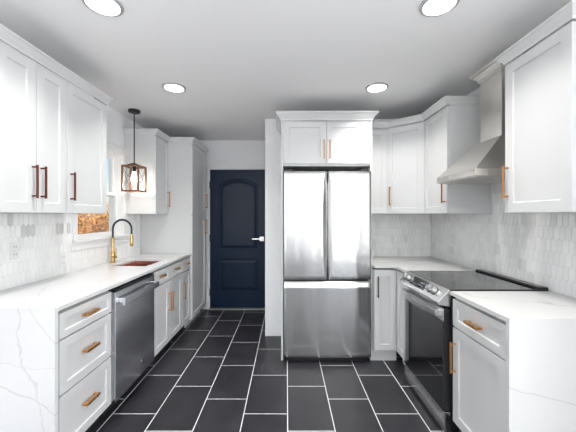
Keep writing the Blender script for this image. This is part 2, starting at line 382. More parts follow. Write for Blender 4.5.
# ---------------------------------------------------------------- backsplash tiles
def clip(poly, ax, val, keep_gt):
    out = []
    for i in range(len(poly)):
        a, c = poly[i], poly[(i+1) % len(poly)]
        ia = a[ax] >= val if keep_gt else a[ax] <= val; ic = c[ax] >= val if keep_gt else c[ax] <= val
        if ia: out.append(a)
        if ia != ic:
            t = (val-a[ax])/(c[ax]-a[ax]); out.append((a[0]+(c[0]-a[0])*t, a[1]+(c[1]-a[1])*t))
    return out
def backsplash(name, rects, to3, label, dark=(), seed=1):
    rnd = random.Random(seed); TW, TL, PT = .038, .098, .018; g = .0011
    vs, fs, tone = [], [], []; grout = MB()
    u0 = min(r[0] for r in rects)-TW; u1 = max(r[1] for r in rects)+TW; z0 = .80; rows = 14
    for row in range(rows):
        zc = z0 + row*(TL-PT); off = TW/2 if row % 2 else 0
        nu = int((u1-u0)/TW)+2; cu = u0 + off
        run = 0
        for i in range(nu):
            uc = cu + i*TW
            hx = TW/2-g; poly = [(uc-hx, zc-(TL/2-PT)), (uc, zc-TL/2+g*1.3), (uc+hx, zc-(TL/2-PT)), (uc+hx, zc+(TL/2-PT)), (uc, zc+TL/2-g*1.3), (uc-hx, zc+(TL/2-PT))]
            tn = .88 + rnd.random()*.12
            if rnd.random() < .025: run = rnd.choice((1, 1, 2, 3))
            if run: tn = .68 + rnd.random()*.2; run -= 1
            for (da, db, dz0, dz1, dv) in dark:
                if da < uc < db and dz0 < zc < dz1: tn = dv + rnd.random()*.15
            for (a0, a1, b0, b1) in rects:
                p = poly
                for ax, v, k in ((0, a0, True), (0, a1, False), (1, b0, True), (1, b1, False)):
                    if p: p = clip(p, ax, v, k)
                if len(p) < 3: continue
                ar = abs(sum(p[i][0]*p[(i+1)%len(p)][1]-p[(i+1)%len(p)][0]*p[i][1] for i in range(len(p))))/2
                if ar < 4e-5: continue
                cx = sum(q[0] for q in p)/len(p); cz = sum(q[1] for q in p)/len(p); n = len(p); bs = len(vs)
                for q in p: vs.append(to3(q[0], q[1], .003))
                for q in p:
                    vs.append(to3(q[0]+(cx-q[0])*.05, q[1]+(cz-q[1])*.02, .0065))
                fs.append(tuple(bs+n+i for i in range(n))); tone.append(tn)
                for i in range(n): fs.append((bs+i, bs+(i+1)%n, bs+n+(i+1)%n, bs+n+i)); tone.append(tn)
    for (a0, a1, b0, b1) in rects:
        P = [to3(a, z, d) for d in (0.0005, .0045) for a, z in ((a0, b0), (a1, b0), (a1, b1), (a0, b1))]
        grout.add(P, [(0,3,2,1),(4,5,6,7),(0,1,5,4),(1,2,6,5),(2,3,7,6),(3,0,4,7)])
    root = grout.build(name, 'grout'); tag(root, label, 'backsplash')
    me = bpy.data.meshes.new('tile_field'); me.from_pydata(vs, [], fs)
    at = me.attributes.new('tone', 'FLOAT', 'FACE'); at.data.foreach_set('value', tone)
    me.materials.append(M['tile'])
    import bmesh
    bm = bmesh.new(); bm.from_mesh(me); bmesh.ops.recalc_face_normals(bm, faces=bm.faces); bm.to_mesh(me); bm.free()
    o = bpy.data.objects.new('tile_field', me); C.objects.link(o); o.parent = root
CT = .915
backsplash('tile_backsplash', [(1.48, WY0-.052, CT, 1.40), (WY0-.052, WY1+.077, CT, WZ0-.087), (WY1+.077, 3.625, CT, 1.395)],
           lambda a, z, d: (LX+d, a, z), 'white elongated hexagon tile backsplash under the window and left wall cabinets',
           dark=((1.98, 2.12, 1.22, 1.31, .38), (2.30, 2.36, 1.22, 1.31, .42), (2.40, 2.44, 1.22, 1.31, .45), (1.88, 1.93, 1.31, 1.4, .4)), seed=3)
backsplash('tile_backsplash', [(1.35, 1.765, CT, 1.40), (1.765, 2.375, CT, 1.86), (2.375, BY-.008, CT, 1.40)],
           lambda a, z, d: (RX-d, a, z), 'white elongated hexagon tile backsplash on the right wall behind the range', seed=5)
backsplash('tile_backsplash', [(.83, RX-.008, CT, 1.40)],
           lambda a, z, d: (a, BY-d, z), 'white elongated hexagon tile backsplash between refrigerator and back right corner', seed=9)

def outlet(loc, rz, label, kind='outlet'):
    t = thing('wall_outlet', loc, rz, label, 'outlet')
    b = MB(); b.box(-.036, .036, -.006, 0, -.058, .058); b.build('cover_plate', 'plate', t, bevel=.0025)
    for s in (-1, 1):
        b = MB(); b.box(-.017, .017, -.009, -.006, s*.025-.015, s*.025+.015)
        r = b.build('socket', 'plate', t, bevel=.002)
        b = MB(); b.box(-.009, -.006, -.0096, -.008, s*.025-.004, s*.025+.008); b.box(.006, .009, -.0096, -.008, s*.025-.004, s*.025+.008); b.build('slot', 'black', r)
    b = MB(); b.lathe([(.003, 0), (.003, .002)], n=10)
    for i, v in enumerate(b.v): b.v[i] = (v[0], -.006-v[2], v[1])
    b.build('screw', 'chrome', t)
outlet((LX+.0067, 1.94, 1.155), PI/2, 'white double outlet on the left tile backsplash near the waterfall end')
outlet((LX+.0067, 2.36, 1.03), PI/2, 'white outlet in the left backsplash just before the window')
outlet((RX-.0067, 2.92, 1.15), -PI/2, 'white outlet on the right tile wall left of the range')
outlet((.98, BY-.0067, 1.06), 0, 'white outlet on the back backsplash close beside the refrigerator')

# ---------------------------------------------------------------- cabinets
def shaker(b, x0, x1, z0, z1, y=0, fr=.057, th=.02, rec=.009):
    """shaker front: back at y, front at y-th"""
    g = .0022; x0 += g; x1 -= g; z0 += g; z1 -= g; yf = y-th
    o = [(x0, z0), (x1, z0), (x1, z1), (x0, z1)]; i_ = [(x0+fr, z0+fr), (x1-fr, z0+fr), (x1-fr, z1-fr), (x0+fr, z1-fr)]
    k = .003; j_ = [(x0+fr+k, z0+fr+k), (x1-fr-k, z0+fr+k), (x1-fr-k, z1-fr-k), (x0+fr+k, z1-fr-k)]
    vs = [(p[0], y, p[1]) for p in o] + [(p[0], yf, p[1]) for p in o] + [(p[0], yf, p[1]) for p in i_] + [(p[0], yf+rec, p[1]) for p in j_]
    fs = [(0, 3, 2, 1)]
    for a in (0, 4, 8): fs += [(a+i, a+(i+1) % 4, a+4+(i+1) % 4, a+4+i) for i in range(4)]
    fs.append((12, 13, 14, 15)); b.add(vs, fs)
def pull(parent, x, z, L, vertical, y=-.02, m='gold', label=None):
    if vertical and m == 'gold' and z > 1.1: m = 'amber'
    b = MB(); h = L/2; t = .0048
    if vertical:
        b.box(x-t, x+t, y-.036, y-.026, z-h, z+h)
        for s in (-1, 1): b.box(x-.004, x+.004, y-.027, y, z+s*(h-.012)-.005, z+s*(h-.012)+.005)
    else:
        b.box(x-h, x+h, y-.034, y-.014, z-.008, z+.008)
        for s in (-1, 1): b.box(x+s*(h-.009)-.009, x+s*(h-.009)+.009, y-.022, y, z-.007, z+.007)
    return b.build('handle', m, parent, bevel=.0015)
def cabinet(name, loc, rz, w, d, z0, z1, label, fronts, toe=None, toemat='toe', group=None, cat='cabinet', solid=True):
    t = thing(name, loc, rz, label, cat, group)
    b = MB(); s = .018; full = z1
    if z1 == BT: z1 = BT-.014
    if solid:
        b.box(0, w, 0, d, z0, z1)
    else:
        b.box(0, s, 0, d, z0, z1); b.box(w-s, w, 0, d, z0, z1); b.box(s, w-s, 0, d, z0, z0+s); b.box(s, w-s, d-s, d, z0+s, z1); b.box(s, w-s, 0, s, z0+s, z1)
    b.build('cabinet_body', 'cab', t, bevel=.0012); z1 = full
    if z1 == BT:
        b = MB(); b.box(.002, w-.002, .014, .05, z1-.014, z1+.002); b.build('reveal_shade_strip', 'reveal_shade', t)  # black strip paints in the shadow gap under the countertop slab
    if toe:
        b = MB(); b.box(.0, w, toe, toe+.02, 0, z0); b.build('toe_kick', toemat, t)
    for f in fronts:
        b = MB(); kind, x0, x1, a0, a1 = f[:5]; fr = .057 if kind == 'door' else min(.05, (a1-a0)*.26)
        shaker(b, x0, x1, a0, a1, 0, fr)
        o = b.build('door' if kind == 'door' else 'drawer', 'cab', t, bevel=.0012)
        if len(f) > 5 and f[5]:
            hx, hz, L, v = f[5][:4]; pull(o, hx, hz, L, v, m=f[5][4] if len(f[5]) > 4 else 'gold')
    return t
def crown(path, label, closed_ends=True, z=2.281, out=.036, h=.060):
    """mitred crown swept along path (outward side = left normal given by sign)"""
    prof = [(0, 0), (.006, 0), (.007, .012), (.012, .020), (out*.72, h*.68), (out*.92, h*.80), (out, h*.82), (out, h), (0, h)]
    pts = [Vector((p[0], p[1], 0)) for p in path]; n = len(pts); vs = []
    for i in range(n):
        ns = []
        if i > 0: d = (pts[i]-pts[i-1]).normalized(); ns.append(Vector((d.y, -d.x, 0)))
        if i < n-1: d = (pts[i+1]-pts[i]).normalized(); ns.append(Vector((d.y, -d.x, 0)))
        mN = sum(ns, Vector()).normalized(); k = 1/max(.3, mN.dot(ns[0]))
        for (o_, zz) in prof: p = pts[i]+mN*(o_*k); vs.append((p.x, p.y, z+zz))
    m = len(prof); fs = [(i*m+j, i*m+(j+1) % m, (i+1)*m+(j+1) % m, (i+1)*m+j) for i in range(n-1) for j in range(m)]
    fs += [tuple(range(m))[::-1], tuple((n-1)*m+j for j in range(m))]
    b = MB(); b.add(vs, fs); o = b.build('crown_moulding', 'cab'); return tag(o, label, 'crown moulding', None)

UD = .325; BT = .89
LF = LX+UD    # left upper box front
UB, UT = 1.402, 2.28
UH = .19
# left upper cabinets (facing +X): origin = front-left corner as seen from the front -> local x runs +Y
g_up = None
cabinet('wall_cabinet', (LF, 1.478, 0), PI/2, .478, UD-.002, UB, UT, 'white double door shaker wall cabinet nearest on the left, paired bronze pulls',
        [('door', 0, .239, UB, UT-.005, (.239-.03, UB+.18, UH, True, 'bronze')), ('door', .239, .478, UB, UT-.005, (.239+.03, UB+.18, UH, True, 'bronze'))])
cabinet('wall_cabinet', (LF, 1.957, 0), PI/2, .432, UD-.002, UB, UT, 'white single door shaker wall cabinet just before the window, one bronze pull',
        [('door', 0, .432, UB, UT-.005, (.03, UB+.18, UH, True, 'bronze'))])
crown([(LX+.002, 1.478), (LF+.02, 1.478), (LF+.02, 2.390), (LX+.002, 2.390)], 'white crown moulding along the top of the left foreground wall cabinets')
# far left upper
cabinet('wall_cabinet', (LF, 3.28, 0), PI/2, .345, UD-.002, UB, UT, 'narrow white wall cabinet behind the pendant, against the tall pantry cabinet',
        [('door', 0, .361, UB, UT-.005, (.315, UB+.18, .19, True))])
# pantry
PF = -1.18
cabinet('pantry_cabinet', (PF, 3.633, 0), PI/2, .60, -LX+PF-.002, .10, UT, 'tall white pantry cabinet with upper and lower doors beside the navy door',
        [('door', .0, .60, .105, 1.395, (.56, 1.225, .20, True)), ('door', .0, .60, 1.40, UT-.005, (.56, 1.585, .20, True))], toe=.06, toemat='cab', cat='pantry')
crown([(LX+.002, 3.28), (LF+.02, 3.28), (LF+.02, 3.633), (PF+.02, 3.633), (PF+.02, 4.235), (LX+.002, 4.235)], 'white crown moulding around the far left wall cabinet and pantry top')

# left base run
BF = -1.203 ; BD = -LX+BF-.002; BT = .89
DH = .10
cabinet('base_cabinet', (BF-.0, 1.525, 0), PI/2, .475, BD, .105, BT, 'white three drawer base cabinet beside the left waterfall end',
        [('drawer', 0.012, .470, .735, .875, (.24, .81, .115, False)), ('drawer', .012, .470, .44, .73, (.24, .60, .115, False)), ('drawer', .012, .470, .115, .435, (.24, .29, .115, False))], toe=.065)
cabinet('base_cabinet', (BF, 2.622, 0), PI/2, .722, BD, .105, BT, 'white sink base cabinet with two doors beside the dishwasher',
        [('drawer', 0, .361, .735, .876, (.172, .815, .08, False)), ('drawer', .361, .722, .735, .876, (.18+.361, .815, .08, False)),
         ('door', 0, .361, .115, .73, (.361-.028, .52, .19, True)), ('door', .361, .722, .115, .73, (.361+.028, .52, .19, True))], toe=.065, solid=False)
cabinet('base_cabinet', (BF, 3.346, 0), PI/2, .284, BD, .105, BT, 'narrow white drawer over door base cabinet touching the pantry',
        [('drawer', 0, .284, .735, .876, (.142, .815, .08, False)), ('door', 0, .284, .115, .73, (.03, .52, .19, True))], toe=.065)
# left countertop with sink cut-out and waterfall end
CE = -1.178
SK = (-1.63, -1.30, 2.74, 3.18)   # x0,x1,y0,y1
b = MB(); x0, x1, y0, y1 = LX+.001, CE, 1.50, 3.631; zt, zb = CT, CT-.022
b.box(x0, x1, y0, SK[2], zb, zt); b.box(x0, x1, SK[3], y1, zb, zt); b.box(x0, SK[0], SK[2], SK[3], zb, zt); b.box(SK[1], x1, SK[2], SK[3], zb, zt)
ct = thing('countertop', ((x0+x1)/2, (y0+y1)/2, 0), 0, 'long white veined quartz countertop under the window with waterfall end', 'countertop')
def rel(bb, root):
    l = root.location
    for i, v in enumerate(bb.v): bb.v[i] = (v[0]-l[0], v[1]-l[1], v[2]-l[2])
    return bb
def worldspace(o):   # quartz veins are laid out in room coordinates: keep vertices in room space
    return o
ct.location = (0, 0, 0)
b.build('slab', 'quartz_l', ct)
b = MB(); b.box(x0, x1, 1.50, 1.522, 0, zb); b.build('waterfall_panel', 'quartz_l', ct)
# sink
b = MB(); a, c, d, e = SK; th = .004; dp = .22; sz = zb-.001
r0, r1 = (a-.012, c+.012, d-.012, e+.012), (a, c, d, e)
b.box(a-.012, a, d-.012, e+.012, sz-dp, sz); b.box(c, c+.012, d-.012, e+.012, sz-dp, sz); b.box(a, c, d-.012, d, sz-dp, sz); b.box(a, c, e, e+.012, sz-dp, sz); b.box(a, c, d, e, sz-dp, sz-dp+.012)
sink = b.build('kitchen_sink', 'copper'); tag(sink, 'copper coloured undermount kitchen sink sunk in the left countertop', 'sink')
b = MB(); b.lathe([(.045, sz-dp+.012), (.045, sz-dp+.015), (.03, sz-dp+.013)], ((a+c)/2, (d+e)/2, 0), 24); b.build('drain', 'chrome', sink)
# faucet
fx, fy = -1.725, 2.93
fa = thing('kitchen_faucet', (fx, fy, CT), 0, 'brass spring kitchen faucet with black hose behind the sink', 'faucet')
b = MB(); b.lathe([(.030, 0), (.030, .006), (.022, .010), (.0195, .014), (.0195, .10), (.0215, .102), (.0215, .108), (.015, .112), (.0135, .235), (.016, .237), (.016, .25)], n=24); b.build('faucet_body', 'brass', fa, smooth=True)
R = .093; arc = [(0, 0, .245)] + [(R-R*math.cos(t), 0, .335+R*math.sin(t)) for t in [PI*i/22 for i in range(23)]] + [(2*R, 0, .27)]
b = MB(); b.tube(arc, .0085, 12); b.build('hose', 'rubber', fa, smooth=True)
b = MB()
for i in range(150):
    pass
L_ = []; acc = [0]
av = [Vector(p) for p in arc]
for i in range(1, len(av)): acc.append(acc[-1]+(av[i]-av[i-1]).length)
def arcpt(s):
    for i in range(1, len(av)):
        if s <= acc[i]+1e-9:
            t = (s-acc[i-1])/(acc[i]-acc[i-1]); return av[i-1].lerp(av[i], t), (av[i]-av[i-1]).normalized()
    return av[-1], (av[-1]-av[-2]).normalized()
turns = 46; pts = []
for i in range(turns*10+1):
    s = acc[-1]*i/(turns*10); p, T = arcpt(s); A = Vector((0, 1, 0)); B = T.cross(A).normalized(); th_ = 2*PI*i/10
    pts.append(p + (A*math.cos(th_)+B*math.sin(th_))*.0105)
b.tube(pts, .0016, 5); b.build('spring', 'rubber', fa, smooth=True)
b = MB(); b.lathe([(.012, .165), (.016, .17), (.017, .20), (.0145, .26), (.0125, .285)], (2*R, 0, 0), 20); b.build('spray_head', 'brass', fa, smooth=True)
b = MB(); b.tube([(0.01, 0, .232), (2*R-.016, 0, .232)], .004, 10); b.build('holder_arm', 'chrome', fa, smooth=True)
b = MB(); b.tube([(0, -.015, .06), (.052, -.03, .06)], .012, 12); b.tube([(.045, -.028, .055), (.050, -.03, .15)], .0045, 10); b.build('lever', 'brass', fa, smooth=True)

# dishwasher (facing +X)
dw = thing('dishwasher', (BF, 2.012, 0), PI/2, 'stainless steel dishwasher with bar handle between drawers and sink cabinet', 'dishwasher')
ww = .605
b = MB(); b.box(0.01, ww-.01, .0, BD, .10, .885); b.build('tub', 'black', dw)
b = MB(); b.box(.005, ww-.006, -.035, 0, .105, .86); b.build('door', 'steel_dw', dw, bevel=.004)
b = MB(); b.box(.008, ww-.008, -.03, 0, .863, .876); b.build('control_strip', 'black', dw)
b = MB(); b.box(.035, ww-.022, -.085, -.062, .762, .812)
for s in (.05, ww-.037): b.box(s-.014, s+.014, -.062, -.035, .778, .812)
b.build('handle', 'steel_dw', dw, bevel=.004)
b = MB(); b.lathe([(.016, 0), (.016, .0015), (.013, .0022)], n=24)
for i, v in enumerate(b.v): b.v[i] = (ww*.62+v[0], -.035-v[2], .21+v[1])
em = b.build('emblem', 'chrome', dw)
b = MB(); 
def ringxz(b, cx, cz, r, t, y, n=24):
    vs = []
    for k in range(n):
        c_, s_ = math.cos(2*PI*k/n), math.sin(2*PI*k/n)
        vs += [(cx+(r-t)*c_, y, cz+(r-t)*s_), (cx+(r+t)*c_, y, cz+(r+t)*s_)]
    b.add(vs, [(2*k, 2*k+1, (2*k+3) % (2*n), (2*k+2) % (2*n)) for k in range(n)])
ringxz(b, ww*.62, .21, .0105, .0012, -.0375); ringxz(b, ww*.62-.003, .21, .0038, .0009, -.0375, 14); ringxz(b, ww*.62+.004, .21, .0034, .0009, -.0375, 14)
b.build('emblem_ring', 'black', em)
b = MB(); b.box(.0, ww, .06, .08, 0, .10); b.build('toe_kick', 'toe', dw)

# ---------------------------------------------------------------- back: refrigerator and cabinets
FF = 2.82   # fridge enclosure front plane
t = cabinet('refrigerator_cabinet', (-.032, FF+.02, 0), 0, .832, BY-FF-.022, 1.86, UT+.012, 'white two door wall cabinet above the stainless refrigerator',
        [('door', 0.0, .416, 1.88, UT+.007, (.416-.028, 2.015, .18, True)), ('door', .416, .832, 1.88, UT+.007, (.416+.028, 2.015, .18, True))])
for nm, xa, xb, lb in (('end_panel', -.052, -.032, 'tall white panel on the left side of the refrigerator'), ('end_panel', .80, .82, 'tall white panel on the right side of the refrigerator')):
    b = MB(); b.box(xa, xb, FF, BY-.002, 0, UT+.012); tag(b.build(nm, 'cab', bevel=.001), lb, 'panel')
crown([(-.052, BY-.002), (-.052, FF), (.83, FF), (.83, BY-.002)][::1] if False else [(-.052, BY-.002), (-.052, FF), (.82, FF), (.82, 2.985)], 'white crown moulding above the refrigerator cabinet', out=.05, h=.076, z=2.2925)

fr = thing('refrigerator', (.386, 2.757, 0), 0, 'stainless steel french door refrigerator with bottom freezer drawer', 'refrigerator')
b = MB(); b.box(-.40, .40, .075, .60, .03, 1.79); b.build('cabinet_body', 'black', fr, bevel=.004)
def curved_door(name, xa, xb, za, zb, scoop, m='steel'):
    """front surface grid, gently crowned, with a sculpted finger scoop. scoop: 'L','R' (inner edge side) or 'T'"""
    nx, nz = 40, 60; vs = []; fs = []
    for j in range(nz+1):
        for i in range(nx+1):
            u = i/nx; v = j/nz; x = xa+(xb-xa)*u; z = za+(zb-za)*v
            y = 0.006*(2*u-1)**2 if scoop == 'T' else 0.0
            if scoop in 'LR':
                X = x/.40; y = .005*X*X
                d = (x-xa) if scoop == 'L' else (xb-x)
                s = .004+.044*max(0, math.sin(PI*min(1, max(0, v))))**.45
                if d < s: y += .022*(1-d/s)**1.1
            else:
                X = x/.40; y = .005*X*X
                d = zb-z; s = .05
                if d < s: y += .016*(1-d/s)
            e = min(x-xa, xb-x, z-za, zb-z)
            if e < .004: y += .004*(1-e/.004)**2
            vs.append((x, y, z))
    n1 = nx+1
    fs = [(j*n1+i, j*n1+i+1, (j+1)*n1+i+1, (j+1)*n1+i) for j in range(nz) for i in range(nx)]
    base = len(vs); bd = [i for i in range(n1)] + [j*n1+nx for j in range(1, nz+1)] + [nz*n1+i for i in range(nx-1, -1, -1)] + [j*n1 for j in range(nz-1, 0, -1)]
    for k in bd: vs.append((vs[k][0], .07, vs[k][2]))
    m_ = len(bd); fs += [(bd[k], bd[(k+1) % m_], base+(k+1) % m_, base+k) for k in range(m_)] + [tuple(range(base, base+m_))]
    b = MB(); b.add(vs, fs); return b.build(name, m, fr, smooth=True)
curved_door('left_door', -.409, -.0035, .785, 1.80, 'R'); curved_door('right_door', .0035, .409, .785, 1.80, 'L')
curved_door('freezer_drawer', -.409, .409, .058, .765, 'T')
b = MB(); b.box(-.39, .39, .04, .075, .008, .05); b.build('kick_grille', 'black', fr)
for s in (-1, 1):
    b = MB(); b.box(s*.34-.03, s*.34+.03, .05, .09, 0, .04); b.build('foot', 'black', fr, bevel=.003)
    b = MB(); b.box(s*.36-.04, s*.36+.035, .03, .14, 1.80, 1.825); b.build('hinge_cover', 'black', fr, bevel=.004)

# back upper cabinet, diagonal corner cabinet, right far upper
BU = BY-UD
cabinet('wall_cabinet', (.822, BU, 0), 0, .213, UD-.002, UB, UT, 'narrow white wall cabinet directly right of the refrigerator',
        [('door', .0, .213, UB, UT-.005, None)])
RU = 1.32
dgA = Vector((1.037, BU, 0)); dgB = Vector((RU, 2.80, 0))
dl = (dgB-dgA).length; ang = math.atan2(dgB.y-dgA.y, dgB.x-dgA.x)
t = thing('wall_cabinet', dgA, ang, 'white diagonal corner wall cabinet at the back right corner', 'cabinet')
b = MB(); inv = Matrix.Rotation(-ang, 3, 'Z')
poly = [inv @ (Vector(p)-dgA) for p in ((1.037, BU, 0), (RU, 2.80, 0), (RX-.002, 2.80, 0), (RX-.002, BY-.002, 0), (1.037, BY-.002, 0))]
b.prism([(p.x, p.y) for p in poly], UB, UT, 'xy'); b.build('cabinet_body', 'cab', t)
b = MB(); shaker(b, .006, dl-.006, UB, UT-.005); o = b.build('door', 'cab', t, bevel=.0012); pull(o, .05, UB+.18, .19, True)
cabinet('wall_cabinet', (RU, 2.798, 0), -PI/2, .412, RX-RU-.002, UB, UT, 'white wall cabinet on the right wall left of the range hood',
        [('door', .0, .412, UB, UT-.005, (.412-.028, UB+.18, .19, True))])
crown([(.822, BU-.02), (1.045, BU-.02), (RU-.02, 2.79), (RU-.02, 2.386), (RX-.002, 2.386)], 'white crown moulding turning the back right corner above cabinets')
cabinet('wall_cabinet', (RU, 1.757, 0), -PI/2, .415, RX-RU-.002, UB, UT, 'large foreground white wall cabinet on the right, near side of the hood',
        [('door', .0, .415, UB, UT-.005, (.028, UB+.18, .19, True))])
crown([(RX-.002, 1.757), (RU-.02, 1.757), (RU-.02, 1.342), (RX-.002, 1.342)], 'white crown moulding on the right foreground wall cabinet')

# right and back base cabinets
RB = 1.05 ; RD = RX-RB-.002; KY = 2.785
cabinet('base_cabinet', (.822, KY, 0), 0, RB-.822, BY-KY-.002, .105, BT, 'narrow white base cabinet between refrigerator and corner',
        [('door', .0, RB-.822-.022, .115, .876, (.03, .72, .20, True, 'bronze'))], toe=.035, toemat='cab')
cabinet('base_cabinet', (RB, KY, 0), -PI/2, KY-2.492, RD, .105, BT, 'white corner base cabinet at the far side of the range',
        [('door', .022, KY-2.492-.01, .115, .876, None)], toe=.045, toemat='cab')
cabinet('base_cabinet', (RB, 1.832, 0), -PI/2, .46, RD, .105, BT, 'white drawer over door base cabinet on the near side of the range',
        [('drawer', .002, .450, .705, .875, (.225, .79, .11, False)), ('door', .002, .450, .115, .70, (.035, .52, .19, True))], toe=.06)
ct2 = thing('countertop', (0, 0, 0), 0, 'white quartz countertop with waterfall end right of the range', 'countertop')
b = MB(); b.box(1.02, RX-.001, 1.35, 1.84, zb, zt); b.build('slab', 'quartz_r', ct2)
b = MB(); b.box(1.02, RX-.001, 1.35, 1.372, 0, zb); b.build('waterfall_panel', 'quartz_r', ct2)
b = MB(); b.prism([(.822, 2.755), (1.0, 2.755), (1.02, 2.735), (1.02, 2.487), (RX-.001, 2.487), (RX-.001, BY-.001), (.822, BY-.001)], zb, zt, 'xy')
tag(b.build('countertop', 'quartz_r'), 'corner white quartz countertop between refrigerator and range', 'countertop')

# ---------------------------------------------------------------- range (facing -X), local x 0 = far side
rg = thing('range', (1.035, 2.478, 0), -PI/2, 'stainless slide-in electric range with black glass cooktop', 'range')
rw = .622
b = MB(); b.box(0, rw, .0, RX-1.035-.012, .03, .90); b.build('oven_body', 'black', rg)
b = MB(); b.box(-.004, rw+.004, -.01, RX-1.035-.012, .905, .922); b.build('cooktop', 'glass_black', rg, bevel=.003)
for cx_, cy_, r_ in ((.17, .14, .085), (.46, .14, .10), (.17, .40, .07), (.46, .40, .08), (.315, .42, .05)):
    b = MB(); vs = []; n = 36
    for k in range(n):
        c_, s_ = math.cos(2*PI*k/n), math.sin(2*PI*k/n); vs += [(cx_+r_*c_, cy_+r_*s_, .9224), (cx_+(r_+.003)*c_, cy_+(r_+.003)*s_, .9224)]
    b.add(vs, [(2*k, 2*k+1, (2*k+3) % (2*n), (2*k+2) % (2*n)) for k in range(n)]); b.build('burner_ring', 'grey_trim', rg)
b = MB(); b.box(0, rw, RX-1.035-.075, RX-1.035-.012, .922, .934); b.build('rear_vent_trim', 'black', rg, bevel=.003)
for k in range(2):
    b = MB(); b.box(.02, rw-.02, RX-1.035-.062+k*.026, RX-1.035-.055+k*.026, .934, .9365); b.build('vent_slat', 'steel_h', rg)
# slanted control panel
prof = [(-.012, .922), (-.085, .845), (-.085, .825), (-.01, .815), (0, .90)]
b = MB(); b.prism(prof, -.006, rw+.006, 'yz'); b.build('control_panel', 'steel_h', rg, bevel=.003)
nrm = Vector((0, -(.922-.845), (.085-.012))).normalized()     # outward normal of the slanted face
mid = Vector((0, -.0485, .8835))
slope = Vector((0, -.073, -.077)).normalized()
def on_panel(x, s, d): return Vector((x, 0, 0)) + mid + slope*s + nrm*d
def slab_on_panel(b, x0, x1, s0, s1, d0, d1):
    P = [on_panel(x, s, d) for d in (d0, d1) for x, s in ((x0, s0), (x1, s0), (x1, s1), (x0, s1))]
    b.add(P, [(0,3,2,1),(4,5,6,7),(0,1,5,4),(1,2,6,5),(2,3,7,6),(3,0,4,7)])
b = MB(); slab_on_panel(b, .165, .395, -.036, .036, 0, .003); dsp = b.build('display', 'glass_black', rg, bevel=.001)
b = MB()
segs = {'1': 'bc', '2': 'abged', '0': 'abcdef', '4': 'fgbc'}
def seg(b, x, s, ch, hgt=.016):
    wd = hgt*.5; t = .0014
    for c in segs[ch]:
        q = {'a': (x, x+wd, s-hgt/2-t/2, s-hgt/2+t/2), 'g': (x, x+wd, s-t/2, s+t/2), 'd': (x, x+wd, s+hgt/2-t/2, s+hgt/2+t/2),
             'f': (x-t/2, x+t/2, s-hgt/2, s), 'b': (x+wd-t/2, x+wd+t/2, s-hgt/2, s), 'e': (x-t/2, x+t/2, s, s+hgt/2), 'c': (x+wd-t/2, x+wd+t/2, s, s+hgt/2)}[c]
        slab_on_panel(b, *q, .003, .0034)
for (xa_, s_) in ((.185, .016), (.30, -.01), (.30, .012)):
    for k in range(4):
        b = MB(); slab_on_panel(b, xa_+k*.018, xa_+.009+k*.018, s_, s_+.0015, .003, .0034); b.build('marking', 'digits', dsp)
for kx in (.055, .115, .455, .515, ):
    b = MB(); n = 24; A = Vector((1, 0, 0))
    vs = [on_panel(kx, 0, d_) + (A*math.cos(2*PI*k/n)+slope*math.sin(2*PI*k/n))*.029 for d_ in (0, .003) for k in range(n)]
    b.add(vs, [(k, (k+1) % n, n+(k+1) % n, n+k) for k in range(n)] + [tuple(range(n, 2*n))]); b.build('knob_collar', 'black', rg)
    b = MB(); vs = []
    prof_k = [(.0235, .003), (.0235, .006), (.0225, .008), (.0215, .026), (.019, .030)]
    for r_, d_ in prof_k:
        for k in range(n): vs.append(on_panel(kx, 0, d_) + (A*math.cos(2*PI*k/n)+slope*math.sin(2*PI*k/n))*r_)
    b.add(vs, [(i*n+k, i*n+(k+1) % n, (i+1)*n+(k+1) % n, (i+1)*n+k) for i in range(len(prof_k)-1) for k in range(n)] + [tuple((len(prof_k)-1)*n+k for k in range(n))])
    kn = b.build('knob', 'knob', rg, smooth=True)
    b = MB(); slab_on_panel(b, kx-.002, kx+.002, -.018, .004, .030, .0315); b.build('pointer', 'black', kn)
# oven door
b = MB(); b.box(.0, rw, -.045, -.002, .155, .80); b.build('oven_door', 'black', rg, bevel=.003)
od = [o for o in rg.children if o.name.startswith('oven_door')][0]
b = MB(); b.box(.0, rw, -.050, -.045, .72, .80); b.box(.0, .035, -.050, -.045, .155, .72); b.build('door_frame', 'steel_h', od, bevel=.001)
b = MB(); b.box(.036, rw-.003, -.051, -.045, .158, .719); b.build('window', 'glass_black', od)
hp = [(.03+(rw-.06)*i/16, -.075-.035*math.sin(PI*i/16)**.7, .765-.0*math.sin(PI*i/16)) for i in range(17)]
b = MB()
n_ = len(hp); pr = [(-.008, -.020), (.008, -.020), (.010, .0), (.008, .020), (-.008, .020)]
vs = [(p[0], p[1]+q[0], p[2]+q[1]) for p in hp for q in pr]; m_ = 5
fs = [(i*m_+j_, i*m_+(j_+1) % m_, (i+1)*m_+(j_+1) % m_, (i+1)*m_+j_) for i in range(n_-1) for j_ in range(m_)] + [tuple(range(m_)), tuple((n_-1)*m_+j_ for j_ in range(m_))]
b.add(vs, fs)
for x_ in (.042, rw-.042): b.box(x_-.014, x_+.014, -.078, -.048, .745, .785)
b.build('handle', 'steel_h', od, bevel=.003)
b = MB(); b.box(.0, rw, -.04, -.002, .02, .148); b.build('storage_drawer', 'steel_h', rg, bevel=.003)
for x_ in (.04, rw-.04):
    b = MB(); b.box(x_-.02, x_+.02, .02, .06, 0, .03); b.build('foot', 'black', rg)

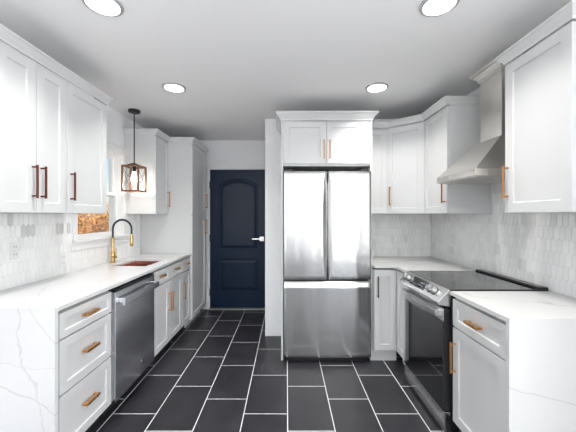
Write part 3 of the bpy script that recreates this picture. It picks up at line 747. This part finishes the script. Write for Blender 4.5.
# ---------------------------------------------------------------- hood
hd = thing('range_hood', (1.19, 2.34, 1.635), -PI/2, 'stainless chimney range hood above the cooktop on the right wall', 'range hood')
hwid = .48; hdp = RX-1.19-.008
b = MB(); b.box(0, hwid, 0, hdp, .004, .048)
b.build('canopy_band', 'steel_hood', hd, bevel=.002)
c0, c1, cy0 = .17, .385, RX-1.19-.235
b = MB(); bot = [(0, 0), (hwid, 0), (hwid, hdp), (0, hdp)]; top = [(c0-.006, cy0-.006), (c1+.006, cy0-.006), (c1+.006, hdp), (c0-.006, hdp)]
b.add([(p[0], p[1], .048) for p in bot] + [(p[0], p[1], .285) for p in top], [(0, 3, 2, 1), (4, 5, 6, 7)] + [(i, (i+1) % 4, 4+(i+1) % 4, 4+i) for i in range(4)])
b.build('canopy', 'steel_hood', hd, bevel=.002)
b = MB(); b.box(c0, c1, cy0, hdp, .285, .79); b.build('chimney', 'steel_hood', hd, bevel=.0015)
# chimney crown
P = [(c0, hdp), (c0, cy0), (c1, cy0), (c1, hdp)]
prof = [(0, 0), (.008, 0), (.012, .02), (.030, .04), (.034, .048), (.046, .052), (.050, .07), (0, .07)]
vs = []
sg = [(-1, 0), (-1, -1), (1, -1), (1, 0)]
for (p, s) in zip(P, sg):
    for o_, z_ in prof: vs.append((p[0]+s[0]*o_, p[1]+s[1]*o_, .72+z_))
m_ = len(prof); fs = [(i*m_+j_, i*m_+(j_+1) % m_, (i+1)*m_+(j_+1) % m_, (i+1)*m_+j_) for i in range(3) for j_ in range(m_)] + [tuple(range(m_)), tuple(3*m_+j_ for j_ in range(m_))]
b = MB(); b.add(vs, fs); b.build('chimney_crown', 'steel_hood', hd)
b = MB(); b.box(.015, hwid-.015, .015, hdp-.02, 0, .004); b.build('filter', 'steel_hood', hd)
for k in range(5):
    b = MB(); b.lathe([(.007, 0), (.007, .004)], n=14)
    for i, v in enumerate(b.v): b.v[i] = (.18+k*.028+v[0], -v[2], .026+v[1])
    b.build('button', 'chrome', hd)

# ---------------------------------------------------------------- lights
for i, (x, y, lb) in enumerate([(-.955, 1.535, 'round recessed ceiling light, front left'), (.795, 1.535, 'round recessed ceiling light, front right'),
                                (-.967, 2.54, 'round recessed ceiling light, rear left near the pendant'), (.778, 2.54, 'round recessed ceiling light, rear right above the refrigerator side')]):
    t = thing('recessed_light', (x, y, CH), 0, lb, 'ceiling light', 'recessed ceiling lights')
    b = MB(); b.lathe([(.096, -.0005), (.095, -.006), (.080, -.010), (.078, -.004)], n=40); b.build('trim_ring', 'ring', t, smooth=True)
    b = MB(); b.lathe([(.078, -.0105), (.01, -.0106)], n=40); b.build('lens', 'led', t)
    l = bpy.data.lights.new('can_lamp', 'AREA'); l.shape = 'DISK'; l.size = .15; l.energy = CAN_POWER; l.color = (1, .985, .96); l.spread = math.radians(118)
    o = bpy.data.objects.new('can_lamp', l); C.objects.link(o); o.parent = t; o.location = (0, 0, -.013)
# pendant
px, py = -1.60, 3.10
pd = thing('pendant_lamp', (px, py, CH), 0, 'small square wooden cage pendant lamp hanging over the sink', 'pendant lamp')
b = MB(); b.lathe([(.058, 0), (.058, -.022), (.052, -.026), (.01, -.028)], n=32); b.build('canopy', 'blackmetal', pd, smooth=True)
b = MB(); b.tube([(0, 0, -.026), (0, 0, -.575)], .006, 10); b.build('rod', 'blackmetal', pd, smooth=True)
zt_, zb_, hs = -.585, -.858, .082
b = MB(); b.add([(-.016, -.016, -.556), (.016, -.016, -.556), (.016, .016, -.556), (-.016, .016, -.556), (-.06, -.06, -.584), (.06, -.06, -.584), (.06, .06, -.584), (-.06, .06, -.584)],
                [(0,3,2,1),(4,5,6,7),(0,1,5,4),(1,2,6,5),(2,3,7,6),(3,0,4,7)]); b.build('top_plate', 'blackmetal', pd)
b = MB(); tt = .0075
for sx in (-1, 1):
    for sy in (-1, 1): b.box(sx*hs-tt, sx*hs+tt, sy*hs-tt, sy*hs+tt, zb_, zt_)
for z_ in (zb_+tt, zt_-tt):
    for s in (-1, 1):
        b.box(-hs+tt, hs-tt, s*hs-tt, s*hs+tt, z_-tt, z_+tt); b.box(s*hs-tt, s*hs+tt, -hs+tt, hs-tt, z_-tt, z_+tt)
b.box(-hs, hs, -.012, .012, zt_-.004, zt_+.002)
b.build('wooden_cage', 'wood', pd, bevel=.001)
for ax in ('x', 'y'):
    for s in (-1, 1):
        b = MB()
        for d in (-1, 1):
            pts = [((-hs + 2*hs*k/12)*1.0, zb_+.012+(zt_-zb_-.024)*k/12) for k in range(13)]
            # curved crossing wires
            pp = []
            for k in range(13):
                u = k/12; off = d*(hs-.010)*math.cos(PI*u); z = zb_+.012+(zt_-zb_-.024)*u
                pp.append((off, s*hs, z) if ax == 'x' else (s*hs, off, z))
            b.tube(pp, .0022, 6)
        b.build('cross_wires', 'blackmetal', pd, smooth=True)
b = MB(); b.lathe([(.017, -.588), (.017, -.64), (.014, -.645)], n=20); b.build('socket', 'black', pd)
b = MB(); b.lathe([(.013, -.645), (.018, -.665), (.031, -.70), (.034, -.725), (.028, -.752), (.014, -.768), (.002, -.772)], n=24); b.build('bulb', 'bulb', pd, smooth=True)
l = bpy.data.lights.new('pendant_glow', 'POINT'); l.energy = 3; l.shadow_soft_size = .035; l.color = (1, .93, .84)
o = bpy.data.objects.new('pendant_glow', l); C.objects.link(o); o.parent = pd; o.location = (0, 0, -.80)

# ---------------------------------------------------------------- outdoors, seen through the kitchen window
b = MB(); b.box(-40, LX-.2, -2, 45, -.5, -.4); structure(b.build('ground', 'grass'))
def shrub(x, y, h, r, seed, label, nleaf=2600):
    rnd = random.Random(seed)
    t = thing('autumn_shrub', (x, y, -.4), 0, label, 'shrub', None)
    b = MB(); tips = []
    for k in range(26):
        a = rnd.random()*2*PI; q = rnd.random()*r; top = Vector((math.cos(a)*q, math.sin(a)*q, h*(.7+.45*rnd.random())))
        base = Vector((math.cos(a)*q*.3, math.sin(a)*q*.3, 0)); m1 = base.lerp(top, .5)+Vector((rnd.uniform(-.1, .1), rnd.uniform(-.1, .1), 0))
        b.tube([base, m1, top], [.02, .012, .004], 5)
        for j in range(4):
            s = base.lerp(top, rnd.uniform(.4, .9)); e = s+Vector((rnd.uniform(-.4, .4), rnd.uniform(-.4, .4), rnd.uniform(.2, .5))); b.tube([s, e], [.007, .002], 4)
    b.build('stems', 'bark', t)
    b = MB()
    for k in range(nleaf):
        a = rnd.random()*2*PI; q = r*math.sqrt(rnd.random())*1.1; z = h*(1-rnd.random()**1.4)*.95
        c = Vector((math.cos(a)*q, math.sin(a)*q, z)); u = Vector((rnd.uniform(-1, 1), rnd.uniform(-1, 1), rnd.uniform(-1, 1))).normalized(); v = u.orthogonal().normalized(); s = rnd.uniform(.03, .065)
        b.add([c-u*s, c+v*s*.6, c+u*s, c-v*s*.6], [(0, 1, 2, 3)])
    b.build('foliage', 'leaf', t)
labs = ['rust orange autumn shrub at the left edge of the window view', 'golden autumn shrub in the middle of the window view', 'orange brown shrub by the right side of the window view',
        'distant tawny shrub behind the middle of the window view', 'distant brown shrub low in the window, left part', 'distant pale orange shrub low in the window, right part']
for i, (x, y, h, r) in enumerate([(-5.6, 7.3, 1.8, .8), (-6.2, 9.4, 1.9, .8), (-6.8, 11.6, 2.0, .9), (-10.5, 14.6, 2.4, 1.2), (-9.8, 11.2, 2.3, 1.1), (-11.5, 18.0, 2.6, 1.4)]):
    shrub(x, y, h, r, 20+i, labs[i])
